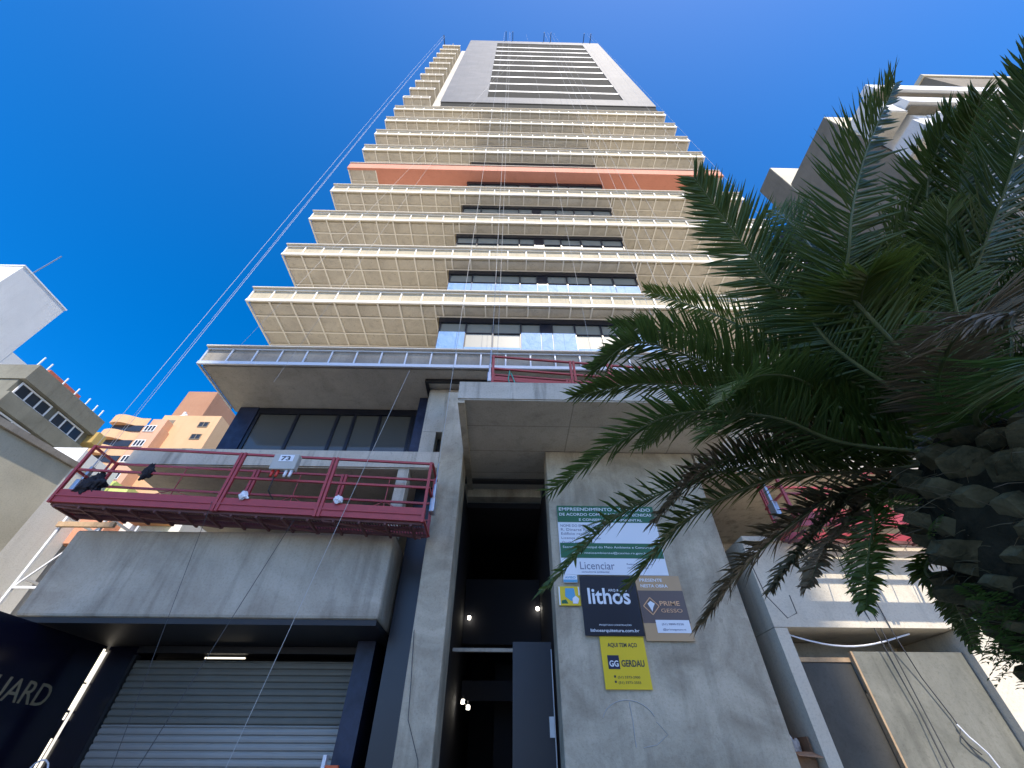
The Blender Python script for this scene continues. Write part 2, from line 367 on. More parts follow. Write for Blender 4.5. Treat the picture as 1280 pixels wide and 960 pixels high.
# roof outriggers that carry the ropes
for x in (-.45, 4.6, 9.9):
    m = MB()
    for d in (-.45, .45): m.bar((x+d,9.6,72.0), (x+d,9.6,72.95), .08); m.bar((x+d,9.6,72.9), (x+d,7.15,72.75), .08)
    m.bar((x-.6,8.3,72.9), (x+.6,8.3,72.9), .08); m.build('roof_outrigger', 'black', B)
MB().bar((-7.6,8.6,67.4), (-7.75,8.3,70.6), .09).bar((-8.5,8.6,67.4), (-8.62,7.25,68.6), .09).build('roof_mast', 'black', B)

# --- lower storeys, left of the portal
MB().box(-8.57, -1.56, 8.06, 13.0, 6.63, 7.05).build('floor_slab', 'conc_pale', B)
MB().box(-8.5, -1.56, 8.1, 13.0, 6.605, 6.627).build('slab_soffit', 'soffit_raw', B)
MB().box(-8.48, -2.2, 8.06, 13.0, 3.56, 5.1).build('awning', 'conc_awn', B, bevel=.05)
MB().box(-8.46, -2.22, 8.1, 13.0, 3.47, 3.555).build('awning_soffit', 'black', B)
MB().box(-2.43, -2.19, 8.1, 8.4, 5.1, 6.602).build('column', 'conc_pale', B)
MB().box(-8.4, -1.56, 13.01, 24, 0, 9.85).build('rear_wall', 'soffit_raw', B)
MB().box(-2.15, -1.57, 8.9, 13.0, 0, 6.6).build('recess_wall', 'navy', B)
# second floor glazing
MB().box(-8.3, -7.72, 9.93, 13.0, 7.06, 9.88).build('tiled_wall', 'navy_tile', B)
MB().box(-2.64, -2.36, 9.37, 13.0, 7.06, 9.88).build('tiled_pier', 'navy_tile', B)
w = MB().box(-7.71, -2.65, 9.95, 10.08, 9.66, 9.88)
for x in (-7.66, -6.44, -5.2, -4.68, -3.9, -2.92): w.box(x-.045, x+.045, 9.96, 10.06, 7.06, 9.655)
w.box(-2.87, -2.65, 9.96, 10.06, 7.06, 9.655)
win = w.build('window', 'navy', B)
MB().box(-7.7, -2.66, 9.995, 10.01, 7.06, 9.65).build('window_pane', 'bglass', win)
MB().box(-7.7, -2.66, 10.4, 10.45, 7.06, 9.88).build('window_backing', 'dark', win)
# trim and lintel where the terrace soffit meets the portal
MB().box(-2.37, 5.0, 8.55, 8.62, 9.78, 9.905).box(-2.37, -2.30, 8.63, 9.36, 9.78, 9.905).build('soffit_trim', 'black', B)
MB().box(-2.28, 5.0, 8.95, 9.3, 8.3, 9.85).box(-2.28, -1.9, 8.95, 9.3, 7.06, 8.29).build('lintel', 'conc_pale', B)
MB().box(-1.89, 5.0, 9.31, 9.5, 7.06, 9.85).build('lintel_wall', 'dark', B)
# portal
MB().box(-1.56, -1.0, 8.06, 9.0, 0, 8.95).build('pillar', 'conc_wall', B, bevel=.015)
MB().box(-1.0, 4.95, 6.25, 9.78, 7.14, 7.6).build('canopy', 'conc_pale', B)
MB().box(-.985, 4.94, 6.27, 9.78, 7.11, 7.137).build('canopy_soffit', 'conc_form', B)
MB().box(-.995, -.86, 6.28, 9.78, 7.04, 7.107).build('canopy_beam', 'conc', B)
MB().box(.92, 4.35, 8.06, 8.62, 0, 7.10).build('entrance_wall', 'conc_wall', B, bevel=.012)
MB().box(-1.0, .92, 9.8, 10.1, 6.86, 7.10).build('door_beam', 'conc', B)
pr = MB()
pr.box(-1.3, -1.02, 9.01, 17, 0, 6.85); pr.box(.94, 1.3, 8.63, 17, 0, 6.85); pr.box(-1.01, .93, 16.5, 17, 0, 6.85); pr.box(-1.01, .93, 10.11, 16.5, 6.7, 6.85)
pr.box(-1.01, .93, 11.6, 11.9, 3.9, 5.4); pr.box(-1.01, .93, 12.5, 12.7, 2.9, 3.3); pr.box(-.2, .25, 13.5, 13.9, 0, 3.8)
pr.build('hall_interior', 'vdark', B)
dr = MB().box(.18, .90, 8.95, 9.0, .02, 3.42).build('entrance_door', 'navy', B)
MB().box(.80, .88, 8.90, 8.948, 2.05, 2.32).build('door_lock', 'steel', dr)
MB().box(.885, .90, 8.93, 8.949, .1, 3.3).build('door_edge_trim', 'steel', dr)
MB().box(-.995, .915, 9.5, 9.56, 3.36, 3.42).build('transom_bar', 'conc_pale', B)
# niche and right wing
MB().box(4.36, 4.74, 9.6, 9.8, 0, 6.6).build('niche_wall', 'dark', B)
MB().box(4.36, 4.74, 8.2, 9.59, 0, 1.62).build('niche_ledge', 'conc', B)
for a_, b_ in ((4.75, 4.97), (7.98, 8.75), (10.6, 11.3)): MB().box(a_, b_, 8.06, 9.6, 0, 3.49).build('shopfront_column', 'wall_white', B)
MB().box(4.75, 11.3, 8.06, 13.0, 3.5, 5.0).build('awning', 'wall_white', B)
MB().box(4.75, 11.3, 8.0, 8.9, 5.005, 5.10).build('awning_coping', 'wall_white', B)
MB().box(4.98, 11.29, 12.0, 13.0, 0, 3.49).build('shop_rear_wall', 'soffit_raw', B)
MB().box(5.6, 7.6, 9.2, 9.6, 2.75, 3.49).build('shop_beam', 'soffit_raw', B)
MB().box(4.4, 11.3, 8.06, 13.0, 6.63, 7.05).build('floor_slab', 'conc_pale', B)
MB().box(4.76, 11.3, 12.0, 13.0, 5.11, 6.62).box(4.4, 11.15, 9.93, 13.0, 7.06, 9.88).build('rear_wall', 'soffit_raw', B)
MB().box(4.36, 11.2, 13.01, 24, 0, 9.85).build('rear_wall', 'soffit_raw', B)
# roller shutter of the left shop
sh = MB()
def slats(m, z0, z1, y, x0, x1):
    z = z0
    while z < z1-.02:
        h = min(.105, z1-z)
        prof = [(0,0), (-.022,h*.18), (-.026,h*.5), (-.022,h*.80), (.004,h*.86), (.004,h)]
        v = []
        for (dy, dz) in prof: v += [(x0, y+dy, z+dz), (x1, y+dy, z+dz)]
        m.add(v, [(2*i, 2*i+1, 2*i+3, 2*i+2) for i in range(len(prof)-1)]); z += h
    return m
shp = slats(MB(), .1, 2.24, 9.8, -7.25, -2.86).build('roller_shutter', 'shutter', B)
slats(MB(), 2.245, 3.22, 9.8, -7.25, -2.86).build('upper_slats', plain('less_lit_shutter', (.17,.168,.14), .55, .2, vary=.2, scale=2), shp)  # upper slats coloured darker, as daylight reflects only on the lower ones
for x in (-7.3, -2.86): MB().box(x, x+.06, 9.72, 9.86, .1, 3.3).build('shutter_guide', 'black', shp)
MB().box(-7.95, -7.31, 9.85, 10.4, 0, 3.46).build('shop_jamb', 'gloss', B)
MB().box(-2.79, -2.45, 9.2, 10.4, 0, 3.46).build('shop_jamb', 'navy_tile', B)
MB().box(-7.3, -2.8, 9.75, 9.95, 3.34, 3.46).build('shop_header', 'black', B)
MB().box(-8.4, -2.45, 11.0, 11.2, 0, 3.46).build('shop_interior', 'dark', B)

# ================================================================== SHOP PANEL ON THE LEFT
P = thing('shop_panel', (-8.06, 8.4, 0), 'glossy dark navy shop wall with gold lettering beside the roller shutter', 'shop wall')
MB().box(-8.12, -8.0, 5.4, 9.84, 0, 3.46).build('panel', 'gloss', P)
text('GUARD', -7.996, 7.74, 2.43, 1.46, 'gold', P, h=.31, rot=1, depth=.006)
for a_, b_, d_ in ((2.86, 3.40, .05), (2.44, 2.83, .05), (2.30, 2.40, .03), (1.62, 2.04, .03)): MB().box(-7.998, -7.98, 9.76, 9.76+d_, a_, b_).build('trim_reflection', 'strip', P)  # glowing pieces stand in for light reflected by the metal corner trim
MB().box(-7.998, -7.985, 9.70, 9.755, 1.5, 3.43).build('corner_trim', 'gloss', P)
t = tag(MB().tube([(-7.2+.16*math.cos(a/14*6.283), 8.9, 1.55+.2*math.sin(a/14*6.283)) for a in range(15)], .012).build('cable_loop', 'plug'), 'pale loop of cable standing at the foot of the roller shutter', 'cable')
t = tag(MB().box(-6.0, -5.2, 9.9, 9.925, 3.275, 3.30).build('tube_lamp', 'strip'), 'lit tube lamp in the gap above the roller shutter', 'lamp')
t = thing('barrier_board', (-2.62, 8.75, 0), 'orange and white barrier board standing by the tiled jamb of the shop', 'barrier')
MB().box(-2.72, -2.52, 8.72, 8.78, .14, 1.70).build('board', 'orange', t); MB().box(-2.78, -2.725, 8.7, 8.8, .14, 1.82).build('post', 'plug', t)
for (x, y, z, lb) in ((-.86, 11.5, 4.45, 'upper left small lamp deep in the dark entrance hall'), (.86, 11.5, 4.67, 'upper right small lamp deep in the dark entrance hall'), (-.86, 11.3, 2.76, 'lower small lamp in the dark entrance hall, outer one of a close pair'), (-.74, 11.3, 2.66, 'lower small lamp in the dark entrance hall, inner one of a close pair')):
    L_ = thing('hall_lamp', (x, y, z), lb, 'lamp', 'small lamps in the entrance hall')
    MB().tube([(x, y, z-.035), (x, y, z+.035)], .035, 8).build('bulb', 'lamp', L_); MB().tube([(x, y, z+.036), (x, y, z+.12)], .02, 8).build('lamp_holder', 'black', L_)

# ================================================================== SIGNS ON THE ENTRANCE WALL
YS = 8.058
def board(name, x0, x1, z0, z1, mat, label, y=.03, cat='sign'):
    t = thing(name, ((x0+x1)/2, YS, z0), label, cat, 'signs on the entrance wall')
    MB().box(x0, x1, YS-y-.022, YS-y, z0, z1).build('board', mat, t); return t, YS-y-.0225
t, yf = board('licence_sign', 1.08, 3.10, 4.33, 5.72, 's_white', 'large green and white licence sign, topmost on the concrete wall behind the palm fronds', .012)
MB().box(1.08, 3.10, yf-.004, yf, 5.36, 5.72).box(1.09, 3.09, yf-.004, yf, 4.64, 4.93).build('green_band', 's_green', t)
yt = yf-.004
text('EMPREENDIMENTO LICENCIADO', 1.12, yt, 5.61, 1.92, 's_white', t, h=.07, bold=.01)
text('DE ACORDO COM AS NORMAS TÉCNICAS', 1.12, yt, 5.50, 1.92, 's_white', t, h=.075, bold=.01)
text('E CONSERVAÇÃO AMBIENTAL', 1.52, yt, 5.39, 1.3, 's_white', t, h=.075, bold=.01)
for i, s in enumerate(('NOME DO EMPREENDIMENTO', 'R. Dinarte Ribeiro', 'Edifício residencial', 'Licença de instalação', 'Órgão licenciador')):
    text(s, 1.13, yf, 5.26-.083*i, (1.0, .75, .72, .78, .66)[i], 's_grey', t, h=.052)
text('Secretaria Municipal do Meio Ambiente e Conservação', 1.14, yt, 4.83, 1.86, 's_white', t, h=.055)
text('email: meioambiente@caxias.rs.gov.br', 1.30, yt, 4.72, 1.5, 's_white', t, h=.05)
text('Licenciar', 1.44, yf, 4.43, .66, 's_grey', t, h=.14)
text('consultoria ambiental', 1.46, yf, 4.37, .52, 's_grey', t, h=.03)
text('Responsável técnico', 2.34, yf, 4.52, .5, 's_grey', t, h=.035); text('(51) 3373-0055', 2.34, yf, 4.45, .4, 's_grey', t, h=.035)
t, yf = board('architect_sign', 1.40, 2.42, 3.33, 4.30, 's_black', 'black square sign reading lithos in white letters', .036)
text('lithos', 1.52, yf, 3.83, .76, 's_white', t, h=.27, bold=.018); text('ARQ & ENG', 1.90, yf, 4.035, .34, 's_white', t, h=.05, bold=.01)
text('PROJETOS E CONSTRUÇÕES', 1.66, yf, 3.48, .56, 's_white', t, h=.035); text('lithosarquitetura.com.br', 1.50, yf, 3.385, .84, 's_white', t, h=.062, bold=.012)
t, yf = board('plaster_sign', 2.44, 3.27, 3.26, 4.32, 's_tan', 'tan and brown sign reading PRIME GESSO with diamond emblem', .02)
MB().box(2.44, 3.27, yf-.003, yf, 3.53, 4.06).build('brown_band', 's_brown', t); MB().box(2.66, 3.25, yf-.004, yf, 3.38, 3.58).build('contact_label', 's_white', t)
text('PRESENTE', 2.52, yf, 4.215, .42, 's_white', t, h=.055, bold=.012); text('NESTA OBRA', 2.52, yf, 4.115, .50, 's_white', t, h=.055, bold=.012)
text('PRIME', 2.80, yf-.003, 3.81, .36, 's_orange', t, h=.075, bold=.012); text('GESSO', 2.80, yf-.003, 3.70, .38, 's_orange', t, h=.06)
text('(51) 9800-9338', 2.76, yf-.004, 3.50, .38, 's_grey', t, h=.04); text('@primegesso.rs', 2.76, yf-.004, 3.42, .40, 's_grey', t, h=.04)
dm = MB(); cx, cz, a = 2.64, 3.80, .14
for i in range(4):
    p = [(cx-a,cz),(cx,cz+a),(cx+a,cz),(cx,cz-a)]; q = p[(i+1) % 4]; dm.bar((p[i][0],yf-.006,p[i][1]), (q[0],yf-.006,q[1]), .006, .014)
dm.build('emblem_outline', 's_orange', t)
MB().poly([(cx-.06,yf-.004,cz+.04),(cx,yf-.004,cz+.085),(cx+.07,yf-.004,cz+.04),(cx+.03,yf-.004,cz-.02),(cx,yf-.004,cz-.09),(cx-.03,yf-.004,cz-.02)], (0,-.003,0)).build('emblem_gem', 's_white', t)
t, yf = board('steel_sign', 1.64, 2.39, 2.59, 3.325, 's_yellow', 'yellow sign reading AQUI TEM ACO and GERDAU, lowest of the wall signs', .012)
text('AQUI TEM AÇO', 1.76, yf, 3.17, .50, 's_ink', t, h=.075, bold=.02); MB().box(1.73, 1.92, yf-.004, yf, 2.86, 3.05).build('emblem_square', 's_navy', t)
text('GG', 1.75, yf-.004, 2.895, .15, 's_white', t, h=.085, bold=.02); text('GERDAU', 1.95, yf, 2.895, .38, 's_ink', t, h=.095, bold=.025)
text('(51) 3373-2900', 1.86, yf, 2.735, .36, 's_ink', t, h=.042); text('(51) 3373-2555', 1.86, yf, 2.665, .36, 's_ink', t, h=.042)
for z in (2.745, 2.675): MB().box(1.80, 1.83, yf-.003, yf, z, z+.03).build('phone_mark', 's_ink', t)
t, yf = board('small_notice', 1.10, 1.36, 4.185, 4.32, 's_white', 'tiny white and blue notice under the corner of the licence sign', .03)
MB().box(1.10, 1.36, yf-.003, yf, 4.19, 4.235).build('blue_band', 's_blue', t); text('AVISO', 1.13, yf, 4.255, .2, 's_blue', t, h=.04, bold=.01)
t, yf = board('small_poster', .99, 1.385, 3.80, 4.12, 's_yellow', 'small yellow poster with blue picture left of the black sign', .012)
MB().poly([(1.12,yf,4.09),(1.28,yf,4.09),(1.30,yf,3.93),(1.22,yf,3.87),(1.11,yf,3.95)], (0,-.003,0)).build('picture', 's_blue', t)
MB().poly([(1.24,yf-.004,3.92),(1.30,yf-.004,3.96),(1.36,yf-.004,3.91),(1.33,yf-.004,3.83),(1.24,yf-.004,3.83)], (0,-.003,0)).build('picture_wave', 's_white', t)
MB().poly([(1.04,yf-.002,3.88),(1.12,yf-.002,3.90),(1.16,yf-.002,3.83),(1.04,yf-.002,3.83)], (0,-.003,0)).build('picture_leaf', 's_green', t)
MB().box(.995, 1.02, yf-.003, yf, 3.805, 4.115).box(1.355, 1.38, yf-.003, yf, 3.97, 4.115).build('poster_border', 's_white', t)
ch = MB(); arc = [(1.95+.42*math.cos(R(a)), 8.056, 2.16+.30*math.sin(R(a))) for a in range(20, 175, 12)]
ch.tube(arc, .006, 4); ch.tube([(1.99,8.056,2.44),(2.0,8.056,2.2),(1.99,8.056,1.9)], .006, 4); ch.tube([(2.1,8.056,1.9),(2.3,8.056,1.93),(2.5,8.056,2.05),(2.36,8.056,2.2)], .005, 4)
tag(ch.build('chalk_marks', 'chalk'), 'faint pale chalk loops drawn on the concrete wall below the signs', 'graffiti')

# ================================================================== SUSPENDED PLATFORMS
def platform(name, label, x0, x1, posts, y0, y1, zl, zr, H=1.2, grid=.055):
    t = thing(name, ((x0+x1)/2, (y0+y1)/2, zl), label, 'work platform', 'red suspended work platforms')
    s = (zr-zl)/(x1-x0); Z = lambda x, h=0: zl+s*(x-x0)+h
    D = lambda x0_, x1_, ya, yb, h0, h1: MB().box(x0_, x1_, ya, yb, Z(x0_, h0), Z(x0_, h1), dz=s*(x1_-x0_))
    D(x0, x1, y0, y0+.045, .0, .26).build('kick_board', 'red', t); D(x0, x1, y0-.018, y0-.001, .115, .145).build('kick_board_rib', 'red', t)
    D(x0, x1, y1-.04, y1, .0, .16).build('back_kick_board', 'red', t)
    g = MB()
    for y in ((y0+.06, (y0+y1)/2-.02, y1-.10) if grid < .1 else (y1-.06,)): b = D(x0+.03, x1-.03, y, y+.05, -.045, .01); g.add(b.v, b.f)
    x = x0+.1
    while x < x1: g.box(x, x+.04, y0+.05, y1-.045, Z(x, -.085), Z(x, -.046)); x += .48 if grid < .1 else 1.2
    for a, b in list(zip(posts[:-1], posts[1:]))*(grid < .1): g.bar((a+.1, y0+.08, Z(a, -.06)), (b-.1, y1-.08, Z(b, -.06)), .035)
    x = x0+.06
    while x < x1-.05: g.box(x, x+.014, y0+.05, y1-.05, Z(x, .014), Z(x, .034)); x += grid
    for j in range(6 if grid < .1 else 0): b = D(x0+.05, x1-.05, y0+.10+.09*j, y0+.11+.09*j, .036, .044); g.add(b.v, b.f)
    g.build('deck', 'grate', t)
    for y, nm in ((y0, 'front_rail'), (y1-.04, 'back_rail')):
        m = MB()
        for h in (H, H*.56): m.bar((x0, y+.02, Z(x0, h)), (x1, y+.02, Z(x1, h)), .042)
        if nm == 'back_rail': m.bar((x0, y+.02, Z(x0, .33)), (x1, y+.02, Z(x1, .33)), .03)
        m.build(nm, 'red', t)
    for i, x in enumerate(posts):
        m = MB(); k = 1 if i in (0, len(posts)-1) else 2
        for y in (y0, y1-.045):
            for j in range(k):
                xx = x+(j-.5)*.075*(k-1)*1.0
                m.box(xx-.026, xx+.026, y-.022, y+.03, Z(x, -.02), Z(x, H+.02))
        m.build('post', 'red', t)
    m = MB()
    for a, b in zip(posts[:-1], posts[1:]):
        mid = (a+b)/2; y = y1-.02
        m.bar((a+.05,y,Z(a,.2)), (mid,y,Z(mid,H*.56)), .014); m.bar((mid,y,Z(mid,H*.56)), (b-.05,y,Z(b,.2)), .014); m.bar((mid,y,Z(mid,.1)), (mid,y,Z(mid,H)), .016)
    m.build('brace', 'red', t)
    for x in (x0, x1):
        m = MB().bar((x, (y0+y1)/2+.2, Z(x, .02)), (x, (y0+y1)/2+.2, Z(x, H)), .03)
        for h in (.02, H*.56, H): m.bar((x, y0, Z(x, h)), (x, y1, Z(x, h)), .04)
        m.build('end_rail', 'red', t)
        xx = x+.06 if x == x1 else x-.06
        h = MB().box(xx-.05, xx+.05, (y0+y1)/2-.10, (y0+y1)/2+.10, Z(x, .32), Z(x, .62)).box(xx-.03, xx+.03, (y0+y1)/2-.05, (y0+y1)/2+.05, Z(x, .63), Z(x, .95)).build('hoist', 'steel', t, bevel=.02)
        MB().tube([(xx, (y0+y1)/2-.02, Z(x, .95)), (xx, (y0+y1)/2-.02, Z(x, 1.45))], .012).build('hoist_hook', 'steel', h)
    return t, Z
PL, Z = platform('suspended_platform', 'long red work platform with grey numbered box hanging over the shop awning', -8.58, -1.5, [-8.55, -5.42, -3.5, -1.53], 7.25, 7.95, 5.29, 4.98, 1.24)
bx = MB().box(-4.66, -4.16, 7.06, 7.20, 5.93, 6.28).build('control_box', 'boxgrey', PL, bevel=.015)
MB().box(-4.53, -4.25, 7.052, 7.059, 6.10, 6.25).build('number_plate', 's_white', bx); text('73', -4.49, 7.051, 6.125, .18, 's_ink', bx, name='number', h=.10, bold=.02)
for i, x in enumerate((-4.58, -4.48, -4.32, -4.22)):
    MB().tube([(x,7.12,5.928),(x,7.11,5.84),(x,7.10,5.78)], .032, 8, .026).build('plug', 'plug' if i > 1 else 'redplastic', bx, smooth=True)
MB().tube([(-4.5,7.11,5.78),(-4.52,7.15,5.5),(-4.4,7.3,5.35)], .012).build('lead', 'black', bx)
def rag(name, x, y, z, w, h, mat, label, cat, seed, limbs=2, thick=.5):
    """crumpled cloth hanging over a rail: a folded lump with limp sleeves, one mesh; z is its lowest point"""
    import bmesh
    from mathutils import noise
    rnd = random.Random(seed); bm = bmesh.new(); bmesh.ops.create_icosphere(bm, subdivisions=5, radius=1)
    off = Vector((rnd.uniform(0, 50), rnd.uniform(0, 50), rnd.uniform(0, 50)))
    lob = [(rnd.uniform(0, 6.28), rnd.uniform(.25, .5), rnd.uniform(.2, .35)) for _ in range(limbs)]
    for v in bm.verts:
        d = v.co.normalized(); a = math.atan2(d.z, d.x)
        k = 1+.42*noise.noise(d*1.6+off)-.30*abs(noise.noise(Vector((d.x*4, d.y*4, d.z*1.3))+off))*1.6+.13*noise.noise(d*6+off)
        for (la, lr, lw) in lob:
            q = abs((a-la+math.pi) % (2*math.pi)-math.pi); k += lr*1.3*math.exp(-(q/lw)**2)*math.sqrt(d.x*d.x+d.z*d.z)
        taper = 1-.35*d.z
        v.co = Vector((d.x*k*w*.5*taper, d.y*k*w*.5*thick, d.z*k*h*.5))
    zm = min(v.co.z for v in bm.verts); m = MB(); bm.verts.index_update()
    m.v = [(x+v.co.x, y+v.co.y, z+v.co.z-zm) for v in bm.verts]; m.f = [tuple(q.index for q in f.verts) for f in bm.faces]; bm.free()
    return tag(m.build(name, mat, smooth=True), label, cat)
rag('hanging_jacket', -8.05, 7.3, 5.40, .44, .50, 'cloth', 'large dark jacket bundled over the left end of the red platform', 'jacket', 3)
rag('hanging_jacket', -7.13, 7.27, 5.74, .20, .36, 'cloth', 'small dark jacket hung on the front rail of the long red platform', 'jacket', 8)
rag('white_rag', -5.0, 7.22, 5.34, .15, .17, 'plug', 'white rag stuck on the red platform below its grey box', 'rag', 4)
rag('white_rag', -3.19, 7.22, 5.28, .14, .18, 'plug', 'white rag on the red platform, right section near the end', 'rag', 5)
PT, _ = platform('suspended_platform', 'red work platform standing on the concrete entrance canopy', -.36, 4.85, [-.33, 1.5, 2.37, 4.8], 6.6, 7.25, 7.88, 7.42, .92)
PR, _ = platform('suspended_platform', 'red work platform in full sun behind the palm trunk over the right shopfront', 5.35, 9.0, [5.38, 7.2, 8.97], 7.1, 7.78, 4.92, 4.90, 1.15, grid=.4)
rg = MB().tube([(.05,6.58,8.28),(.02,6.56,8.0),(.1,6.55,7.66)], .014).tube([(.08,6.57,8.2),(.16,6.55,7.9),(.18,6.55,7.64)], .014)
tag(rg.build('green_cord', plain('green_cord_fibre', (.05,.30,.22), .6)), 'short green cord tied at the left end of the platform on the canopy', 'cord')

# ropes: (label, top, bottom, radius)
ropes = [
 ('outer steel rope left of the tower down to the long red platform', (-8.68,7.3,69), (-8.66,7.35,6.3), .009, 'rope'),
 ('inner steel rope left of the tower down to the long red platform', (-8.58,7.5,69), (-8.56,7.55,6.2), .009, 'rope'),
 ('slack safety line left of the tower, rightmost of the three there', (-8.5,7.4,69), (-8.45,7.4,5.9), .006, 'rope'),
 ('steel rope from the roof to the right hoist of the long red platform', (-1.05,7.2,72.75), (-1.44,7.58,6.1), .012, 'rope'),
 ('steel rope from the roof to the left end of the canopy platform', (-.45,7.2,72.75), (-.40,6.9,8.9), .012, 'rope'),
 ('second steel rope to the left end of the canopy platform', (-.25,7.2,72.75), (-.26,7.0,8.9), .010, 'rope'),
 ('thin line crossing the middle bay windows down to the canopy', (1.75,7.25,71), (2.2,7.2,8.3), .008, 'rope'),
 ('first steel rope right of the bay windows', (4.2,7.2,72.75), (4.15,7.2,8.3), .011, 'rope'),
 ('second steel rope right of the bay windows', (4.6,7.2,72.75), (4.7,7.2,8.3), .011, 'rope'),
 ('third steel rope right of the bay windows, to the sunlit platform', (5.0,7.2,72.75), (5.3,7.4,5.7), .011, 'rope'),
 ('fourth steel rope right of the bay windows, to the sunlit platform', (5.4,7.2,72.75), (6.0,7.35,5.7), .011, 'rope'),
 ('steel rope against the sky right of the tower', (9.8,7.2,72.75), (9.06,7.44,6.0), .011, 'rope'),
 ('thin safety line against the sky right of the tower', (10.0,7.1,72.75), (10.1,7.2,5.5), .007, 'rope'),
 ('thin rope crossing the left terraces diagonally', (2.4,7.2,64), (-7.0,7.2,9.6), .008, 'rope'),
 ('second thin rope crossing the left terraces diagonally', (.4,7.3,60), (-5.6,7.2,8.4), .007, 'rope'),
 ('thin pale rope hanging in front of the shop awning, rightmost there', (-2.43,7.2,8.87), (-3.69,7.2,.3), .010, 'rope'),
 ('thick dark rope hanging in front of the middle of the shop awning', (-3.9,7.3,5.0), (-4.9,7.2,.3), .011, 'rope_dark'),
 ('thin grey rope hanging in front of the left half of the shop awning', (-5.5,7.2,5.3), (-4.7,7.2,.3), .008, 'rope_dark'),
]
for lb, a, b, r, mt in ropes:
    a = Vector(a); b = Vector(b); n = 10; sag = (b-a).length*.002
    pts = [a.lerp(b, i/n)+Vector((0, -sag*math.sin(math.pi*i/n), 0)) for i in range(n+1)]
    tag(MB().tube(pts, r*.5, 5).build('hanging_rope', mt), lb, 'rope', 'ropes hanging along the tower')

# ================================================================== RIGHT SHOPFRONT CLUTTER
t = thing('hoarding_panel', (7.0, 8.24, .14), 'large grey green plywood panel closing the right shopfront', 'panel')
MB().box(6.02, 7.96, 8.22, 8.25, .14, 3.17).build('board', 'hoard', t); MB().box(5.985, 6.018, 8.20, 8.255, .14, 3.17).build('timber_edge', 'wood', t)
t = thing('hoarding_door', (5.5, 8.3, .14), 'dark film faced plywood door leaf next to the grey plywood panel', 'door')
MB().box(5.0, 5.98, 8.29, 8.32, .14, 3.02).build('leaf', 'hoard_dark', t); MB().box(4.99, 5.98, 8.27, 8.33, 3.025, 3.09).build('timber_rail', 'wood', t)
t = tag(MB().box(8.80, 10.55, 8.22, 8.25, .14, 2.88).build('hoarding_panel', 'hoard'), 'grey plywood panel in the farther opening behind the palm trunk', 'panel')
t = thing('cardboard_box', (4.56, 8.6, 1.62), 'open brown cardboard box with wrapped rubbish in the narrow niche beside the shopfront', 'box')
cb = MB()
cb.box(4.38, 4.40, 8.25, 8.8, 1.625, 2.12).box(4.70, 4.72, 8.25, 8.8, 1.625, 2.05).box(4.401, 4.699, 8.25, 8.27, 1.625, 1.86).box(4.401, 4.699, 8.78, 8.8, 1.625, 2.22).box(4.401, 4.699, 8.271, 8.779, 1.625, 1.64)
cb.hexa([(4.40,8.25,1.862),(4.70,8.25,1.862),(4.72,8.05,1.80),(4.38,8.06,1.82),(4.40,8.25,1.875),(4.70,8.25,1.875),(4.72,8.05,1.813),(4.38,8.06,1.833)])
cb.build('carton', 'card', t)
rg2 = rag('crumpled_wrap', 4.55, 8.45, 1.72, .26, .28, 'curtain', 'crumpled pale wrapping poking out of the cardboard box', 'rubbish', 12)
for i, (lb, pts) in enumerate((
  ('leftmost dark cable hanging over the grey plywood panel', [(6.5,7.95,5.1),(6.45,8.0,4.2),(6.55,8.1,3.3),(6.6,8.15,2.4),(6.5,8.1,1.2),(6.5,8.1,.3)]),
  ('middle dark cable hanging over the grey plywood panel', [(6.62,7.95,5.1),(6.6,8.0,4.2),(6.66,8.1,3.3),(6.68,8.15,2.4),(6.62,8.1,1.2),(6.6,8.1,.3)]),
  ('wavy dark cable curling lowest over the grey plywood panel', [(6.75,7.98,5.1),(6.8,8.05,3.4),(6.95,8.16,2.8),(7.1,8.18,2.3),(7.12,8.17,2.15),(7.05,8.17,2.06),(7.12,8.17,1.95),(7.22,8.17,1.85)]))):
    tag(MB().tube(pts, .009, 6).build('power_cable', 'rope_dark'), lb, 'cable', 'dark cables over the plywood panel')
sagp = [(5.0+2.2*i/12, 8.2, 3.42-.22*math.sin(math.pi*i/12)*(1-.3*i/12)+.02*i/12) for i in range(13)]
tag(MB().tube(sagp, .014, 6).build('sagging_cable', 'plug'), 'white cable sagging across the top of the right shop opening', 'cable')
tag(MB().tube([(7.1,8.17,2.2),(7.16,8.15,2.05),(7.2,8.13,1.98),(7.3,8.14,1.85),(7.34,8.14,1.7)], .013, 6).build('cable_end', 'plug'), 'frayed white cable end lying against the lower plywood panel', 'cable')
tag(MB().tube([(4.75,8.03,4.6),(4.78,8.0,4.0),(5.0,7.98,3.62),(5.2,7.98,3.7),(5.22,8.0,4.0)], .008, 6).build('loose_cable', 'rope_dark'), 'thin dark cable looping on the wall left of the sunlit part', 'cable')
tag(MB().tube([(-1.53,8.04,3.4),(-1.45,8.03,2.6),(-1.42,8.03,2.2),(-1.2,8.03,1.75),(-1.1,8.03,1.2)], .006, 5).build('pillar_cable', 'rope_dark'), 'thin dark cable running down the concrete pillar', 'cable')

